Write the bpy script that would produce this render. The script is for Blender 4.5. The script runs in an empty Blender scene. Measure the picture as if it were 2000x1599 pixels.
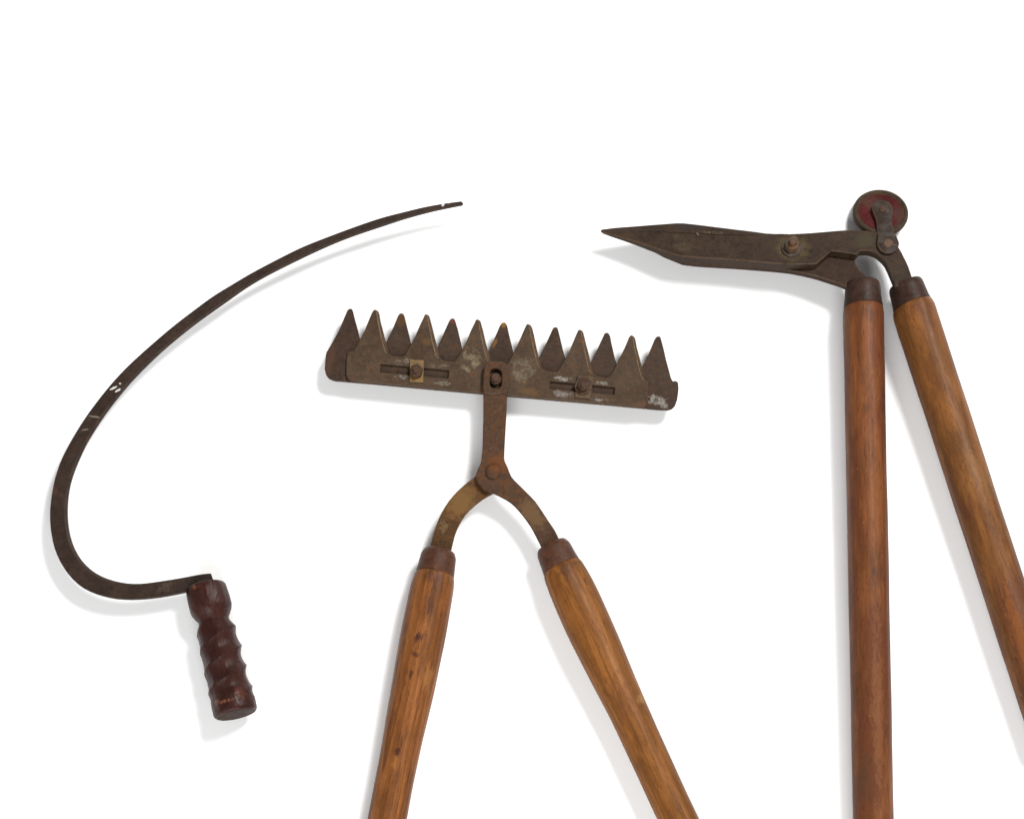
import bpy, bmesh, math, random
from mathutils import Vector, Matrix, noise
from mathutils.geometry import tessellate_polygon

# ------------------------------------------------------------------ units
S = 0.00045                       # one drawing unit (0.45 mm) in metres
CX, CY, CD = 1000.0, 2050.0, 4000.0   # camera foot point and height, drawing units (y runs down the sheet)
sc = bpy.context.scene
COL = sc.collection

# ------------------------------------------------------------------ camera
cam = bpy.data.cameras.new('camera')
cam.sensor_width = 36.0
cam.lens = 36.0 * CD / 2000.0
cam.shift_y = (CY - 799.5) / 2000.0
cam.clip_start = 0.05
cam.clip_end = 50
camo = bpy.data.objects.new('camera', cam)
camo.location = ((CX - 1000) * S, (800 - CY) * S, CD * S)
COL.objects.link(camo)
sc.camera = camo

# ------------------------------------------------------------------ studio light
world = bpy.data.worlds.new('World')
sc.world = world
world.use_nodes = True
bg = world.node_tree.nodes['Background']
bg.inputs['Color'].default_value = (1.0, 0.995, 0.985, 1)
bg.inputs['Strength'].default_value = 0.24


def softbox(name, loc, aim, size, power, color):
    l = bpy.data.lights.new(name, 'AREA')
    l.shape = 'SQUARE'
    l.size = size
    l.energy = power
    l.color = color
    o = bpy.data.objects.new(name, l)
    o.location = loc
    d = Vector(aim) - Vector(loc)
    o.rotation_euler = d.to_track_quat('-Z', 'Y').to_euler()
    COL.objects.link(o)
    return o


softbox('key_softbox', (1.65, 1.6, 3.1), (0, 0, 0), 0.95, 200.0, (1.0, 0.985, 0.96))
softbox('added_fill', (-0.25, -2.8, 2.0), (0.0, 0.0, 0), 2.4, 146.0, (1.0, 1.0, 1.0))  # unseen lamp added to lighten the cast shadows from below the frame

sc.view_settings.view_transform = 'Standard'
sc.view_settings.look = 'None'
sc.view_settings.exposure = 0.0
sc.view_settings.gamma = 1.0
sc.view_settings.use_curve_mapping = False


# ------------------------------------------------------------------ geometry helpers
def W(v):
    """drawing units (x right, y down, z up) -> metres"""
    return Vector(((v[0] - 1000) * S, (800 - v[1]) * S, v[2] * S))


class Plane:
    """z = z0 + s * (y - yref) in drawing units"""
    def __init__(self, z0, yref=0.0, s=0.0):
        self.z0, self.yref, self.s = z0, yref, s
        self.n = Vector((0, -s, 1)).normalized()

    def at(self, x, y, h=0.0):
        t = (CD - self.z0 - self.s * (CY - self.yref)) / (CD + self.s * (y - CY))
        p = Vector((CX + t * (x - CX), CY + t * (y - CY), CD * (1 - t)))
        return p + self.n * h


def flat(z):
    return Plane(z)


WM = {}


def place(o, M, parent=None):
    WM[o] = M
    if parent is not None:
        o.parent = parent
        o.matrix_parent_inverse = Matrix.Identity(4)
        o.matrix_basis = WM[parent].inverted() @ M
    else:
        o.matrix_basis = M
    COL.objects.link(o)
    return o


def tag(o, label=None, cat=None, kind=None):
    if label:
        o['label'] = label
    if cat:
        o['category'] = cat
    if kind:
        o['kind'] = kind
    return o


def thing(name, p, label, cat):
    o = bpy.data.objects.new(name, None)
    o.empty_display_size = 0.02
    place(o, Matrix.Translation(W(p)))
    return tag(o, label, cat)


class MB:
    """collects vertices (drawing units) and faces"""
    def __init__(self):
        self.v, self.f, self.mi = [], [], {}

    def add(self, pts):
        i = len(self.v)
        self.v += [Vector(p) for p in pts]
        return list(range(i, i + len(pts)))

    def face(self, idx, mi=0):
        self.f.append(tuple(idx))
        if mi:
            self.mi[len(self.f) - 1] = mi

    def strip(self, a, b, closed=True, mi=0):
        n = len(a)
        for i in range(n if closed else n - 1):
            j = (i + 1) % n
            self.face((a[i], a[j], b[j], b[i]), mi)

    def build(self, name, mat, parent, smooth=None, merge=0.02, edge=None):
        pts = [W(v) for v in self.v]
        c = Vector((0, 0, 0))
        for p in pts:
            c += p
        c /= len(pts)
        bm = bmesh.new()
        vs = [bm.verts.new(p - c) for p in pts]
        for k, f in enumerate(self.f):
            if len(set(f)) < 3:
                continue
            try:
                bm.faces.new([vs[i] for i in dict.fromkeys(f)]).material_index = self.mi.get(k, 0) if edge else 0
            except ValueError:
                pass
        if merge:
            bmesh.ops.remove_doubles(bm, verts=bm.verts, dist=merge * S)
        bmesh.ops.recalc_face_normals(bm, faces=bm.faces)
        me = bpy.data.meshes.new(name)
        bm.to_mesh(me)
        bm.free()
        me.materials.append(mat)
        if edge:
            me.materials.append(edge)
        if smooth is not None:
            me.shade_smooth()
            me.set_sharp_from_angle(angle=math.radians(smooth))
        o = bpy.data.objects.new(name, me)
        return place(o, Matrix.Translation(c), parent)


def area2(p):
    return sum(p[i][0] * p[(i + 1) % len(p)][1] - p[(i + 1) % len(p)][0] * p[i][1] for i in range(len(p)))


def inset(poly, d, keep=()):
    s = 1.0 if area2(poly) > 0 else -1.0
    out = []
    n = len(poly)
    for i in range(n):
        if i in keep:
            out.append((poly[i][0], poly[i][1]))
            continue
        p0, p1, p2 = Vector(poly[i - 1][:2]), Vector(poly[i][:2]), Vector(poly[(i + 1) % n][:2])
        a, b = (p1 - p0), (p2 - p1)
        if a.length < 1e-6 or b.length < 1e-6:
            out.append((p1.x, p1.y))
            continue
        a.normalize()
        b.normalize()
        na, nb = Vector((-a.y, a.x)) * s, Vector((-b.y, b.x)) * s
        m = na + nb
        if m.length < 1e-4:
            m = na.copy()
        m.normalize()
        k = min(1.0 / max(0.35, m.dot(na)), 2.2)
        q = p1 + m * d * k
        out.append((q.x, q.y))
    return out


def smooth_line(pts, sub=4, closed=False):
    """Catmull-Rom through the points"""
    out = []
    n = len(pts)
    rng = n if closed else n - 1
    for i in range(rng):
        p0 = pts[i - 1] if (closed or i > 0) else pts[i]
        p1 = pts[i]
        p2 = pts[(i + 1) % n]
        p3 = pts[(i + 2) % n] if (closed or i + 2 < n) else pts[i + 1]
        for k in range(sub):
            t = k / sub
            q = []
            for c in range(2):
                q.append(0.5 * (2 * p1[c] + (p2[c] - p0[c]) * t + (2 * p0[c] - 5 * p1[c] + 4 * p2[c] - p3[c]) * t * t
                                + (3 * p1[c] - p0[c] - 3 * p2[c] + p3[c]) * t ** 3))
            out.append(tuple(q))
    if not closed:
        out.append(tuple(pts[-1][:2]))
    return out


def add_plate(mb, outline, plane, thick, cham=1.2, holes=(), keep=(), h=0.0):
    loops = [list(outline)] + [list(x) for x in holes]
    tops, bots = [], []
    tri_src = []
    for li, lp in enumerate(loops):
        if li:
            # grow the hole at the top face
            ring0 = inset(lp, -cham)
            kp = ()
        else:
            ring0 = inset(lp, cham, keep)
        a = mb.add([plane.at(x, y, h) for x, y in ring0])
        b = mb.add([plane.at(p[0], p[1], h - cham) for p in lp])
        c = mb.add([plane.at(p[0], p[1], h - cham) - plane.n * (thick - cham) for p in lp])
        mb.strip(a, b, True, 1)
        mb.strip(b, c)
        tops += a
        bots += c
        tri_src.append([Vector((x, y, 0)) for x, y in ring0])
    for t in tessellate_polygon(tri_src):
        mb.face([tops[i] for i in t])
        mb.face([bots[i] for i in t])


def plate(name, outline, plane, thick, mat, parent, cham=1.2, holes=(), keep=(), h=0.0, smooth=None, edge=None):
    mb = MB()
    add_plate(mb, outline, plane, thick, cham, holes, keep, h)
    return mb.build(name, mat, parent, smooth=smooth, edge=edge)


def lathe(name, prof, A, B, mat, parent, seg=56, mod=None, smooth=38, cap=True, right=None):
    """prof: (t, r) along A->B in drawing units; object's own Z runs along the axis"""
    a, b = W(A), W(B)
    z = (b - a).normalized()
    up = Vector((0, 0, 1)) if abs(z.z) < 0.9 else Vector((0, 1, 0))
    x = up.cross(z).normalized()
    y = z.cross(x).normalized()
    M = Matrix(((x.x, y.x, z.x, a.x), (x.y, y.y, z.y, a.y), (x.z, y.z, z.z, a.z), (0, 0, 0, 1)))
    bm = bmesh.new()
    rings = []
    for t, r in prof:
        if r < 1e-6:
            rings.append([bm.verts.new((0, 0, t * S))])
            continue
        ring = []
        for k in range(seg):
            th = 2 * math.pi * k / seg
            m = mod(t, th) if mod else 1.0
            ring.append(bm.verts.new((r * m * math.cos(th) * S, r * m * math.sin(th) * S, t * S)))
        rings.append(ring)
    for r0, r1 in zip(rings, rings[1:]):
        n = max(len(r0), len(r1))
        for k in range(n):
            j = (k + 1) % n
            q = [r0[k % len(r0)], r0[j % len(r0)], r1[j % len(r1)], r1[k % len(r1)]]
            q = list(dict.fromkeys(q))
            if len(q) > 2:
                bm.faces.new(q)
    if cap:
        for rg in (rings[0], rings[-1]):
            if len(rg) > 2:
                bm.faces.new(rg)
    bmesh.ops.recalc_face_normals(bm, faces=bm.faces)
    me = bpy.data.meshes.new(name)
    bm.to_mesh(me)
    bm.free()
    me.materials.append(mat)
    if smooth is not None:
        me.shade_smooth()
        me.set_sharp_from_angle(angle=math.radians(smooth))
    o = bpy.data.objects.new(name, me)
    return place(o, M, parent)


def boss(name, px, plane, h0, h1, r, mat, parent, seg=28, cham=1.0, smooth=35, dome=0.0, turn=0.0):
    """a disc, nut or rivet head standing on a plane at photo point px"""
    P = plane.at(px[0], px[1], 0)
    A = P + plane.n * h0
    B = P + plane.n * h1
    H = h1 - h0
    if dome:
        prof = [(0, r), (H * 0.25, r * 0.99)]
        for k in range(1, 7):
            a = k / 6 * math.pi / 2
            prof.append((H * 0.25 + H * 0.75 * math.sin(a), r * 0.99 * math.cos(a) + (0 if k < 6 else 0)))
        prof[-1] = (H, 0.0)
    else:
        prof = [(0, r), (H - cham, r), (H, r - cham), (H, 0.0)]
    m = None
    o = lathe(name, prof, A, B, mat, parent, seg=seg, smooth=smooth)
    if turn:
        o.matrix_basis = o.matrix_basis @ Matrix.Rotation(turn, 4, 'Z')
        WM[o] = WM[o] @ Matrix.Rotation(turn, 4, 'Z')
    return o


# ------------------------------------------------------------------ material helpers
ALB = 0.53


def srgb(r, g, b):
    f = lambda c: (c / 255 / 12.92) if c / 255 <= 0.04045 else ((c / 255 + 0.055) / 1.055) ** 2.4
    return (f(r) * ALB, f(g) * ALB, f(b) * ALB, 1.0)


class NT:
    def __init__(self, name):
        self.m = bpy.data.materials.new(name)
        self.m.use_nodes = True
        self.t = self.m.node_tree
        self.n = self.t.nodes
        self.l = self.t.links
        self.bsdf = self.n['Principled BSDF']

    def node(self, typ, **kw):
        n = self.n.new(typ)
        for k, v in kw.items():
            setattr(n, k, v)
        return n

    def set(self, sock, v):
        if isinstance(v, bpy.types.NodeSocket):
            self.l.new(v, sock)
        else:
            sock.default_value = v

    def math(self, op, a, b=0.0, clamp=False):
        n = self.node('ShaderNodeMath', operation=op, use_clamp=clamp)
        self.set(n.inputs[0], a)
        self.set(n.inputs[1], b)
        return n.outputs[0]

    def mapping(self, vec, loc=(0, 0, 0), rot=(0, 0, 0), scale=(1, 1, 1)):
        n = self.node('ShaderNodeMapping')
        self.l.new(vec, n.inputs['Vector'])
        n.inputs['Location'].default_value = loc
        n.inputs['Rotation'].default_value = rot
        n.inputs['Scale'].default_value = scale
        return n.outputs[0]

    def noise(self, vec, scale, detail=4.0, rough=0.6, dist=0.0):
        n = self.node('ShaderNodeTexNoise')
        self.l.new(vec, n.inputs['Vector'])
        n.inputs['Scale'].default_value = scale
        n.inputs['Detail'].default_value = detail
        n.inputs['Roughness'].default_value = rough
        n.inputs['Distortion'].default_value = dist
        return n.outputs['Fac']

    def range(self, v, a, b, c=0.0, d=1.0, smooth=True):
        n = self.node('ShaderNodeMapRange')
        n.interpolation_type = 'SMOOTHSTEP' if smooth else 'LINEAR'
        self.set(n.inputs['Value'], v)
        n.inputs['From Min'].default_value = a
        n.inputs['From Max'].default_value = b
        n.inputs['To Min'].default_value = c
        n.inputs['To Max'].default_value = d
        return n.outputs['Result']

    def mix(self, fac, a, b, blend='MIX'):
        n = self.node('ShaderNodeMix', data_type='RGBA', blend_type=blend)
        self.set(n.inputs[0], fac)
        self.set(n.inputs[6], a)
        self.set(n.inputs[7], b)
        return n.outputs[2]

    def scale_col(self, col, fac):
        n = self.node('ShaderNodeVectorMath', operation='SCALE')
        self.l.new(col, n.inputs[0])
        self.set(n.inputs['Scale'], fac)
        return n.outputs[0]

    def bump(self, height, strength, dist):
        n = self.node('ShaderNodeBump')
        n.inputs['Strength'].default_value = strength
        n.inputs['Distance'].default_value = dist
        self.l.new(height, n.inputs['Height'])
        self.l.new(n.outputs[0], self.bsdf.inputs['Normal'])

    def ellipse(self, vec, c, rx, ry, ang=0.0, rz=None):
        """1 in the middle of an ellipse, 0 on its rim"""
        m = self.node('ShaderNodeVectorMath', operation='SUBTRACT')
        self.l.new(vec, m.inputs[0])
        m.inputs[1].default_value = c
        q = self.mapping(m.outputs[0], rot=(0, 0, -ang), scale=(1, 1, 1)) if ang else m.outputs[0]
        s = self.node('ShaderNodeVectorMath', operation='MULTIPLY')
        self.l.new(q, s.inputs[0])
        s.inputs[1].default_value = (1 / rx, 1 / ry, (1 / rz) if rz else 0.0)
        ln = self.node('ShaderNodeVectorMath', operation='LENGTH')
        self.l.new(s.outputs[0], ln.inputs[0])
        return self.math('SUBTRACT', 1.0, ln.outputs['Value'])

    def sheet(self):
        """position in drawing units: x right, y down"""
        g = self.node('ShaderNodeNewGeometry')
        return self.mapping(g.outputs['Position'], loc=(1000, 800, 0), scale=(1 / S, -1 / S, 1 / S))


def tint(c, k, sat=1.0):
    g = 0.3 * c[0] + 0.6 * c[1] + 0.1 * c[2]
    return tuple(max(0.002, (g + (x - g) * sat) * k) for x in c[:3]) + (1.0,)


def metal(name, base, alt, rust, rust_lo=0.56, rust_amt=0.7, rough=0.52, spec=0.07, grain=0.68, blotch=55.0,
          patches=(), zref=50.0, bump=0.35, metallic=0.0, warm=0.5, dk=0.79):
    """patches: (x, y, rx, ry, angle_deg, colour, kind) kind 'powder' = speckled, 'stain' = soft, 'chip' = hard flecks"""
    base, alt, rust = [tuple(a * b for a, b in zip(tint(c, kk, 1.05), (1.03, 0.95, 0.9, 1.0))) for c, kk in ((base, dk), (alt, dk), (rust, dk * 0.97))]
    k = NT(name)
    v = k.sheet()
    big = k.noise(v, 1 / blotch, 5, 0.62, 0.4)
    mid = k.noise(v, 1 / 14.0, 4, 0.65)
    fine = k.range(k.noise(v, 1 / 4.2, 4, 0.75), 0.3, 0.7, 0, 1, False)
    col = k.mix(k.range(big, 0.38, 0.64), base, alt)
    rmask = k.math('MULTIPLY', k.range(k.math('ADD', k.math('MULTIPLY', big, 0.35), k.math('MULTIPLY', mid, 0.65)),
                                       rust_lo, rust_lo + 0.13), rust_amt)
    col = k.mix(rmask, col, rust)
    # small warm rust freckles all over
    fr_ = k.noise(v, 1 / 7.0, 4, 0.72, 0.5)
    col = k.mix(k.math('MULTIPLY', k.range(fr_, 0.52, 0.66), warm), col, (rust[0] * 0.95, rust[1] * 0.85, rust[2] * 0.75, 1))
    col = k.mix(k.math('MULTIPLY', k.range(fr_, 0.46, 0.34), 0.5), col, (base[0] * 0.62, base[1] * 0.6, base[2] * 0.6, 1))
    # fine directional scratches
    sc1 = k.noise(k.mapping(v, rot=(0, 0, 0.35), scale=(0.05, 1, 1)), 1 / 2.6, 2, 0.5)
    sc2 = k.noise(k.mapping(v, rot=(0, 0, -0.9), scale=(0.06, 1, 1)), 1 / 2.4, 2, 0.5)
    scr = k.math('MAXIMUM', k.range(sc1, 0.64, 0.74), k.range(sc2, 0.66, 0.76))
    col = k.mix(k.math('MULTIPLY', scr, 0.38), col, (base[0] * 2.4, base[1] * 2.3, base[2] * 2.2, 1))
    # faint bright wear and dark pits
    vo = k.noise(v, 1 / 2.2, 2, 0.8)
    sp = k.noise(v, 1 / 30.0, 2, 0.5)
    pit = k.math('MULTIPLY', k.range(vo, 0.62, 0.74), k.range(sp, 0.45, 0.62))
    col = k.mix(k.math('MULTIPLY', pit, 0.35), col, (base[0] * 2.6, base[1] * 2.5, base[2] * 2.3, 1))
    shade = k.math('ADD', 1.0 - grain * 0.5, k.math('MULTIPLY', fine, grain))
    shade = k.math('MULTIPLY', shade, k.range(mid, 0.3, 0.7, 0.86, 1.14))
    col = k.scale_col(col, shade)
    for (x, y, rx, ry, ang, c, kind) in patches:
        p = flat(zref).at(x, y)
        e = k.ellipse(v, (p.x, p.y, 0), rx, ry, math.radians(ang))
        if kind == 'powder':
            n1 = k.noise(v, 1 / 3.2, 4, 0.8, 0.5)
            n2 = k.noise(v, 1 / 13.0, 3, 0.6)
            n3 = k.noise(v, 1 / 20.0, 3, 0.6)
            e = k.math('ADD', e, k.math('MULTIPLY', k.math('SUBTRACT', n3, 0.5), 2.2))
            lim = k.math('ADD', k.math('MULTIPLY', k.range(e, -0.1, 0.8), 0.42), k.math('ADD', k.math('MULTIPLY', n1, 0.9), k.math('MULTIPLY', n2, 0.4)))
            msk = k.math('MULTIPLY', k.range(lim, 0.90, 1.24), 0.7)
            msk = k.math('MULTIPLY', msk, k.range(e, -0.15, 0.3))
        elif kind == 'fleck':
            n1 = k.noise(v, 1 / 2.6, 3, 0.6)
            msk = k.range(k.math('ADD', e, k.math('MULTIPLY', k.math('SUBTRACT', n1, 0.5), 1.6)), 0.05, 0.3)
        elif kind == 'chip':
            n1 = k.noise(v, 1 / 5.0, 2, 0.5, 0.3)
            msk = k.range(k.math('ADD', k.math('MULTIPLY', k.range(e, -0.1, 0.9), 0.4), n1), 0.70, 0.76)
            msk = k.math('MULTIPLY', msk, k.range(e, 0.0, 0.1))
        else:
            n1 = k.noise(v, 1 / 12.0, 4, 0.65)
            msk = k.math('MULTIPLY', k.range(k.math('ADD', e, k.math('MULTIPLY', k.math('SUBTRACT', n1, 0.5), 1.6)), -0.1, 0.6), 0.75)
        col = k.mix(msk, col, c)
    k.l.new(col, k.bsdf.inputs['Base Color'])
    k.set(k.bsdf.inputs['Roughness'], k.range(mid, 0.3, 0.7, rough - 0.08, rough + 0.12))
    k.bsdf.inputs['Specular IOR Level'].default_value = spec
    k.bsdf.inputs['Metallic'].default_value = metallic
    hgt = k.math('ADD', k.math('MULTIPLY', fine, 0.5), mid)
    k.bump(hgt, bump, 1.6 * S)
    return k.m


def wood(name, light, mid, dark, seed, stains=(), ring_amt=0.4, blotch_amt=0.55, rough=0.45, spec=0.12, red=None,
         scratches=0.35, ringscale=1.0, streak=0.8, bumpy=1.2, gain=1.0):
    """the object's own Z runs along the grain"""
    light, mid, dark = tint(light, 1.02 * gain, 1.03), tint(mid, 0.84 * gain, 1.05), tint(dark, 0.8, 1.0)
    k = NT(name)
    tc = k.node('ShaderNodeTexCoord')
    v = k.mapping(tc.outputs['Object'], loc=(seed * 13.7, seed * 7.1, seed * 31.0), scale=(1 / S, 1 / S, 1 / S))
    v0 = k.mapping(tc.outputs['Object'], scale=(1 / S, 1 / S, 1 / S))
    # growth rings around a pith that lies outside the turned stick
    w = k.node('ShaderNodeTexWave', wave_type='RINGS', rings_direction='Z', wave_profile='SAW')
    rv = k.mapping(v0, loc=(38 + seed * 5, -52, 0), rot=(0.012, 0.02, 0), scale=(1, 1, 0.35))
    k.l.new(rv, w.inputs['Vector'])
    w.inputs['Scale'].default_value = 0.028 * ringscale
    w.inputs['Distortion'].default_value = 5.0
    w.inputs['Detail'].default_value = 3.0
    w.inputs['Detail Scale'].default_value = 0.012
    rings = w.outputs['Fac']
    fib = k.noise(k.mapping(v, scale=(1, 1, 0.04)), 1 / 4.5, 5, 0.75)
    fib2 = k.noise(k.mapping(v, scale=(1, 1, 0.05)), 1 / 10.0, 4, 0.6, 0.3)
    blotch = k.noise(k.mapping(v, scale=(1, 1, 0.45)), 1 / 42.0, 5, 0.62, 0.5)
    f1 = k.math('MULTIPLY', k.range(fib, 0.34, 0.66, 0, 1, False), 0.45 * streak)
    f2 = k.math('MULTIPLY', k.range(fib2, 0.36, 0.64, 0, 1, False), 0.55 * streak)
    tone = k.math('ADD', k.math('ADD', f1, f2), k.math('MULTIPLY', k.math('SUBTRACT', rings, 0.5), ring_amt * 0.7))
    tone = k.math('ADD', tone, 0.5 - 0.5 * streak, True)
    col = k.mix(tone, light, mid)
    slow = k.noise(k.mapping(v, loc=(3, 8, 1), scale=(1, 1, 0.22)), 1 / 26.0, 3, 0.6, 0.4)
    col = k.scale_col(col, k.range(slow, 0.32, 0.68, 0.74, 1.24))
    col = k.mix(k.math('MULTIPLY', k.range(blotch, 0.50, 0.74), blotch_amt * 0.8), col, dark)
    if red:
        rb = k.noise(k.mapping(v, loc=(50, 20, 90), scale=(1, 1, 0.3)), 1 / 55.0, 4, 0.6)
        col = k.mix(k.math('MULTIPLY', k.range(rb, 0.42, 0.6), 0.75), col, red)
    # dark pores: short thin dashes along the grain
    por = k.noise(k.mapping(v, scale=(1, 1, 0.09)), 1 / 1.9, 2, 0.5)
    col = k.mix(k.math('MULTIPLY', k.range(por, 0.59, 0.70), 0.55), col, (dark[0] * 0.6, dark[1] * 0.55, dark[2] * 0.55, 1))
    # worn bright flecks
    fl = k.noise(k.mapping(v, loc=(9, 4, 2), scale=(1, 1, 0.35)), 1 / 5.0, 3, 0.6)
    flr = k.noise(v, 1 / 60.0, 2, 0.5)
    flm = k.math('MULTIPLY', k.range(fl, 0.66, 0.75), k.range(flr, 0.42, 0.6))
    col = k.mix(k.math('MULTIPLY', flm, scratches), col, (min(1, light[0] * 1.9), light[1] * 1.9, light[2] * 2.1, 1))
    fine = k.noise(v, 1 / 2.6, 3, 0.7)
    col = k.scale_col(col, k.math('ADD', 0.72, k.math('MULTIPLY', fine, 0.56)))
    for (t, ang, rt, rw, c, amt) in stains:
        # a stain on the front of the stick: t along it, ang = sideways shift
        e = k.ellipse(v0, (-ang, 0, t), rw, 1000.0, 0, rz=rt)
        n1 = k.noise(k.mapping(v, scale=(1, 1, 0.35)), 1 / 7.0, 5, 0.8, 0.6)
        msk = k.math('MULTIPLY', k.range(k.math('ADD', e, k.math('MULTIPLY', k.math('SUBTRACT', n1, 0.5), 4.5)), -0.1, 0.7), amt)
        msk = k.math('MULTIPLY', msk, k.range(e, -0.9, -0.1))
        col = k.mix(msk, col, c)
    k.l.new(col, k.bsdf.inputs['Base Color'])
    k.set(k.bsdf.inputs['Roughness'], k.range(fib2, 0.3, 0.7, rough - 0.06, rough + 0.14))
    k.bsdf.inputs['Specular IOR Level'].default_value = spec
    dent = k.noise(k.mapping(v, scale=(1, 1, 0.6)), 1 / 17.0, 3, 0.55)
    k.bump(k.math('ADD', k.math('MULTIPLY', fib, 0.8), k.math('ADD', k.math('MULTIPLY', blotch, 1.2), k.math('MULTIPLY', dent, bumpy))), 0.45, 1.6 * S)
    return k.m


# ------------------------------------------------------------------ materials
def plain(name, col, rough, spec=0.2):
    k = NT(name)
    v = k.sheet()
    n = k.noise(v, 1 / 5.0, 4, 0.6)
    base = k.node('ShaderNodeRGB')
    base.outputs[0].default_value = col
    k.l.new(k.scale_col(base.outputs[0], k.math('ADD', 0.975, k.math('MULTIPLY', n, 0.05))), k.bsdf.inputs['Base Color'])
    k.bsdf.inputs['Roughness'].default_value = rough
    k.bsdf.inputs['Specular IOR Level'].default_value = spec
    return k.m


M_PAPER = plain('white_paper', (0.86, 0.86, 0.86, 1), 0.9, 0.1)

WHITE = srgb(196, 192, 182)
PALE = srgb(150, 143, 126)
ORANGE = srgb(100, 70, 44)
RUST = srgb(104, 66, 42)

M_SICKLE = metal('sickle_steel', srgb(64, 53, 47), srgb(74, 62, 55), srgb(82, 61, 49), 0.56, 0.5, rough=0.44, spec=0.1, grain=0.30, zref=48,
                 patches=[(222, 758, 8.5, 2.6, -26, srgb(240, 238, 232), 'fleck'), (230.5, 762.5, 8, 2.2, -33, srgb(240, 238, 232), 'fleck'), (235, 749.5, 2.4, 1.8, 0, srgb(240, 238, 232), 'fleck'),
                          (185, 814, 15, 2.2, 8, PALE, 'stain'), (167, 839, 8, 1.8, -10, PALE, 'stain'),
                          (865, 401, 3.4, 3, 0, srgb(238, 232, 224), 'fleck'), (877, 399, 2.4, 1.6, 0, srgb(130, 92, 80), 'fleck'),
                          (320, 1148, 40, 14, -8, srgb(98, 86, 72), 'powder'), (106, 958, 8, 11, 0, srgb(88, 62, 48), 'stain')])
M_BACKBLADE = metal('trimmer_back_steel', srgb(78, 64, 55), srgb(86, 73, 62), srgb(98, 70, 50), 0.53, 0.6, zref=42, grain=0.41,
                    patches=[(784, 622, 16, 20, 0, ORANGE, 'stain'), (984, 634, 8, 9, 0, srgb(150, 108, 54), 'stain'),
                             (967, 668, 4, 13, 24, srgb(138, 98, 50), 'stain'), (1000, 668, 4, 14, -14, srgb(128, 88, 48), 'stain'),
                             (884, 626, 8, 8, 0, srgb(120, 70, 50), 'stain'), (1288, 786, 34, 20, 5, WHITE, 'powder'),
                             (645, 700, 9, 34, 10, srgb(92, 66, 52), 'stain')])
M_FRONTBLADE = metal('trimmer_front_steel', srgb(88, 74, 60), srgb(100, 86, 72), srgb(114, 80, 54), 0.55, 0.55, zref=48, grain=0.41,
                     patches=[(795, 705, 46, 11, 6, PALE, 'powder'), (865, 714, 34, 12, 6, PALE, 'powder'),
                              (785, 735, 34, 10, 6, srgb(160, 160, 150), 'powder'), (862, 748, 30, 7, 6, PALE, 'powder'),
                              (922, 706, 34, 40, 0, srgb(160, 148, 118), 'powder'), (1020, 720, 40, 40, 0, srgb(140, 130, 108), 'powder'),
                              (1100, 738, 34, 8, 6, WHITE, 'powder'), (1178, 748, 26, 8, 6, WHITE, 'powder'),
                              (1098, 768, 30, 10, 6, srgb(165, 160, 156), 'powder'), (1170, 780, 22, 8, 6, WHITE, 'powder'),
                              (1036, 764, 24, 10, 8, srgb(112, 84, 56), 'stain'), (834, 668, 12, 9, 0, srgb(108, 80, 52), 'stain'),
                              (834, 620, 9, 12, 0, srgb(108, 78, 54), 'stain'), (1250, 790, 20, 8, 8, srgb(104, 76, 58), 'stain')])
M_BAR = metal('trimmer_bar_iron', srgb(96, 76, 62), srgb(104, 80, 62), srgb(122, 78, 46), 0.52, 0.7, zref=52, grain=0.54, blotch=40, rough=0.58, bump=0.6,
              patches=[(972, 908, 24, 26, 0, srgb(126, 76, 44), 'stain'), (1040, 1005, 22, 40, -38, srgb(124, 96, 66), 'stain')])
M_ARM = metal('trimmer_arm_iron', srgb(104, 78, 52), srgb(118, 92, 66), srgb(124, 80, 44), 0.5, 0.7, zref=46, grain=0.61, blotch=36, rough=0.58, bump=0.6,
              patches=[(866, 1035, 20, 40, 25, srgb(152, 126, 94), 'powder'), (900, 980, 30, 40, 40, srgb(140, 104, 62), 'stain')])
M_FERRULE_R = metal('rusty_ferrule_iron', srgb(98, 68, 54), srgb(110, 78, 62), srgb(124, 78, 52), 0.52, 0.6, rough=0.42, spec=0.12, grain=0.47, bump=0.5, zref=70)
M_FERRULE_D = metal('dark_ferrule_iron', srgb(72, 56, 50), srgb(82, 64, 56), srgb(92, 66, 50), 0.56, 0.5, rough=0.42, spec=0.08, grain=0.30, bump=0.25, zref=70)
M_SHEAR = metal('shear_steel', srgb(70, 56, 45), srgb(80, 66, 54), srgb(92, 68, 46), 0.54, 0.55, rough=0.42, spec=0.11, grain=0.34, blotch=70, zref=50, dk=0.66,
                patches=[(1546, 486, 40, 30, 0, srgb(100, 82, 54), 'stain'), (1330, 480, 46, 22, 15, srgb(96, 80, 60), 'powder'),
                         (1345, 438, 36, 9, 0, srgb(62, 52, 50), 'stain'), (1690, 470, 22, 20, 0, srgb(74, 66, 46), 'stain'),
                         (1363, 457, 5, 2.2, 50, srgb(150, 122, 88), 'chip')])
M_SHEARBACK = metal('shear_back_steel', srgb(70, 56, 47), srgb(80, 65, 54), srgb(88, 62, 50), 0.54, 0.5, rough=0.48, grain=0.38, zref=50)
M_LINK = metal('link_steel', srgb(66, 55, 48), srgb(74, 63, 55), srgb(96, 66, 48), 0.6, 0.4, rough=0.36, spec=0.22, grain=0.16, zref=50, warm=0.2, dk=0.8)
M_NUT = metal('nut_steel', srgb(112, 92, 76), srgb(126, 106, 90), srgb(128, 88, 52), 0.52, 0.7, rough=0.42, spec=0.12, grain=0.41, blotch=14, zref=60)
M_BOLT = metal('bolt_iron', srgb(92, 72, 60), srgb(100, 80, 68), srgb(110, 78, 56), 0.54, 0.6, rough=0.5, spec=0.1, grain=0.54, blotch=12, zref=55)
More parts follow.
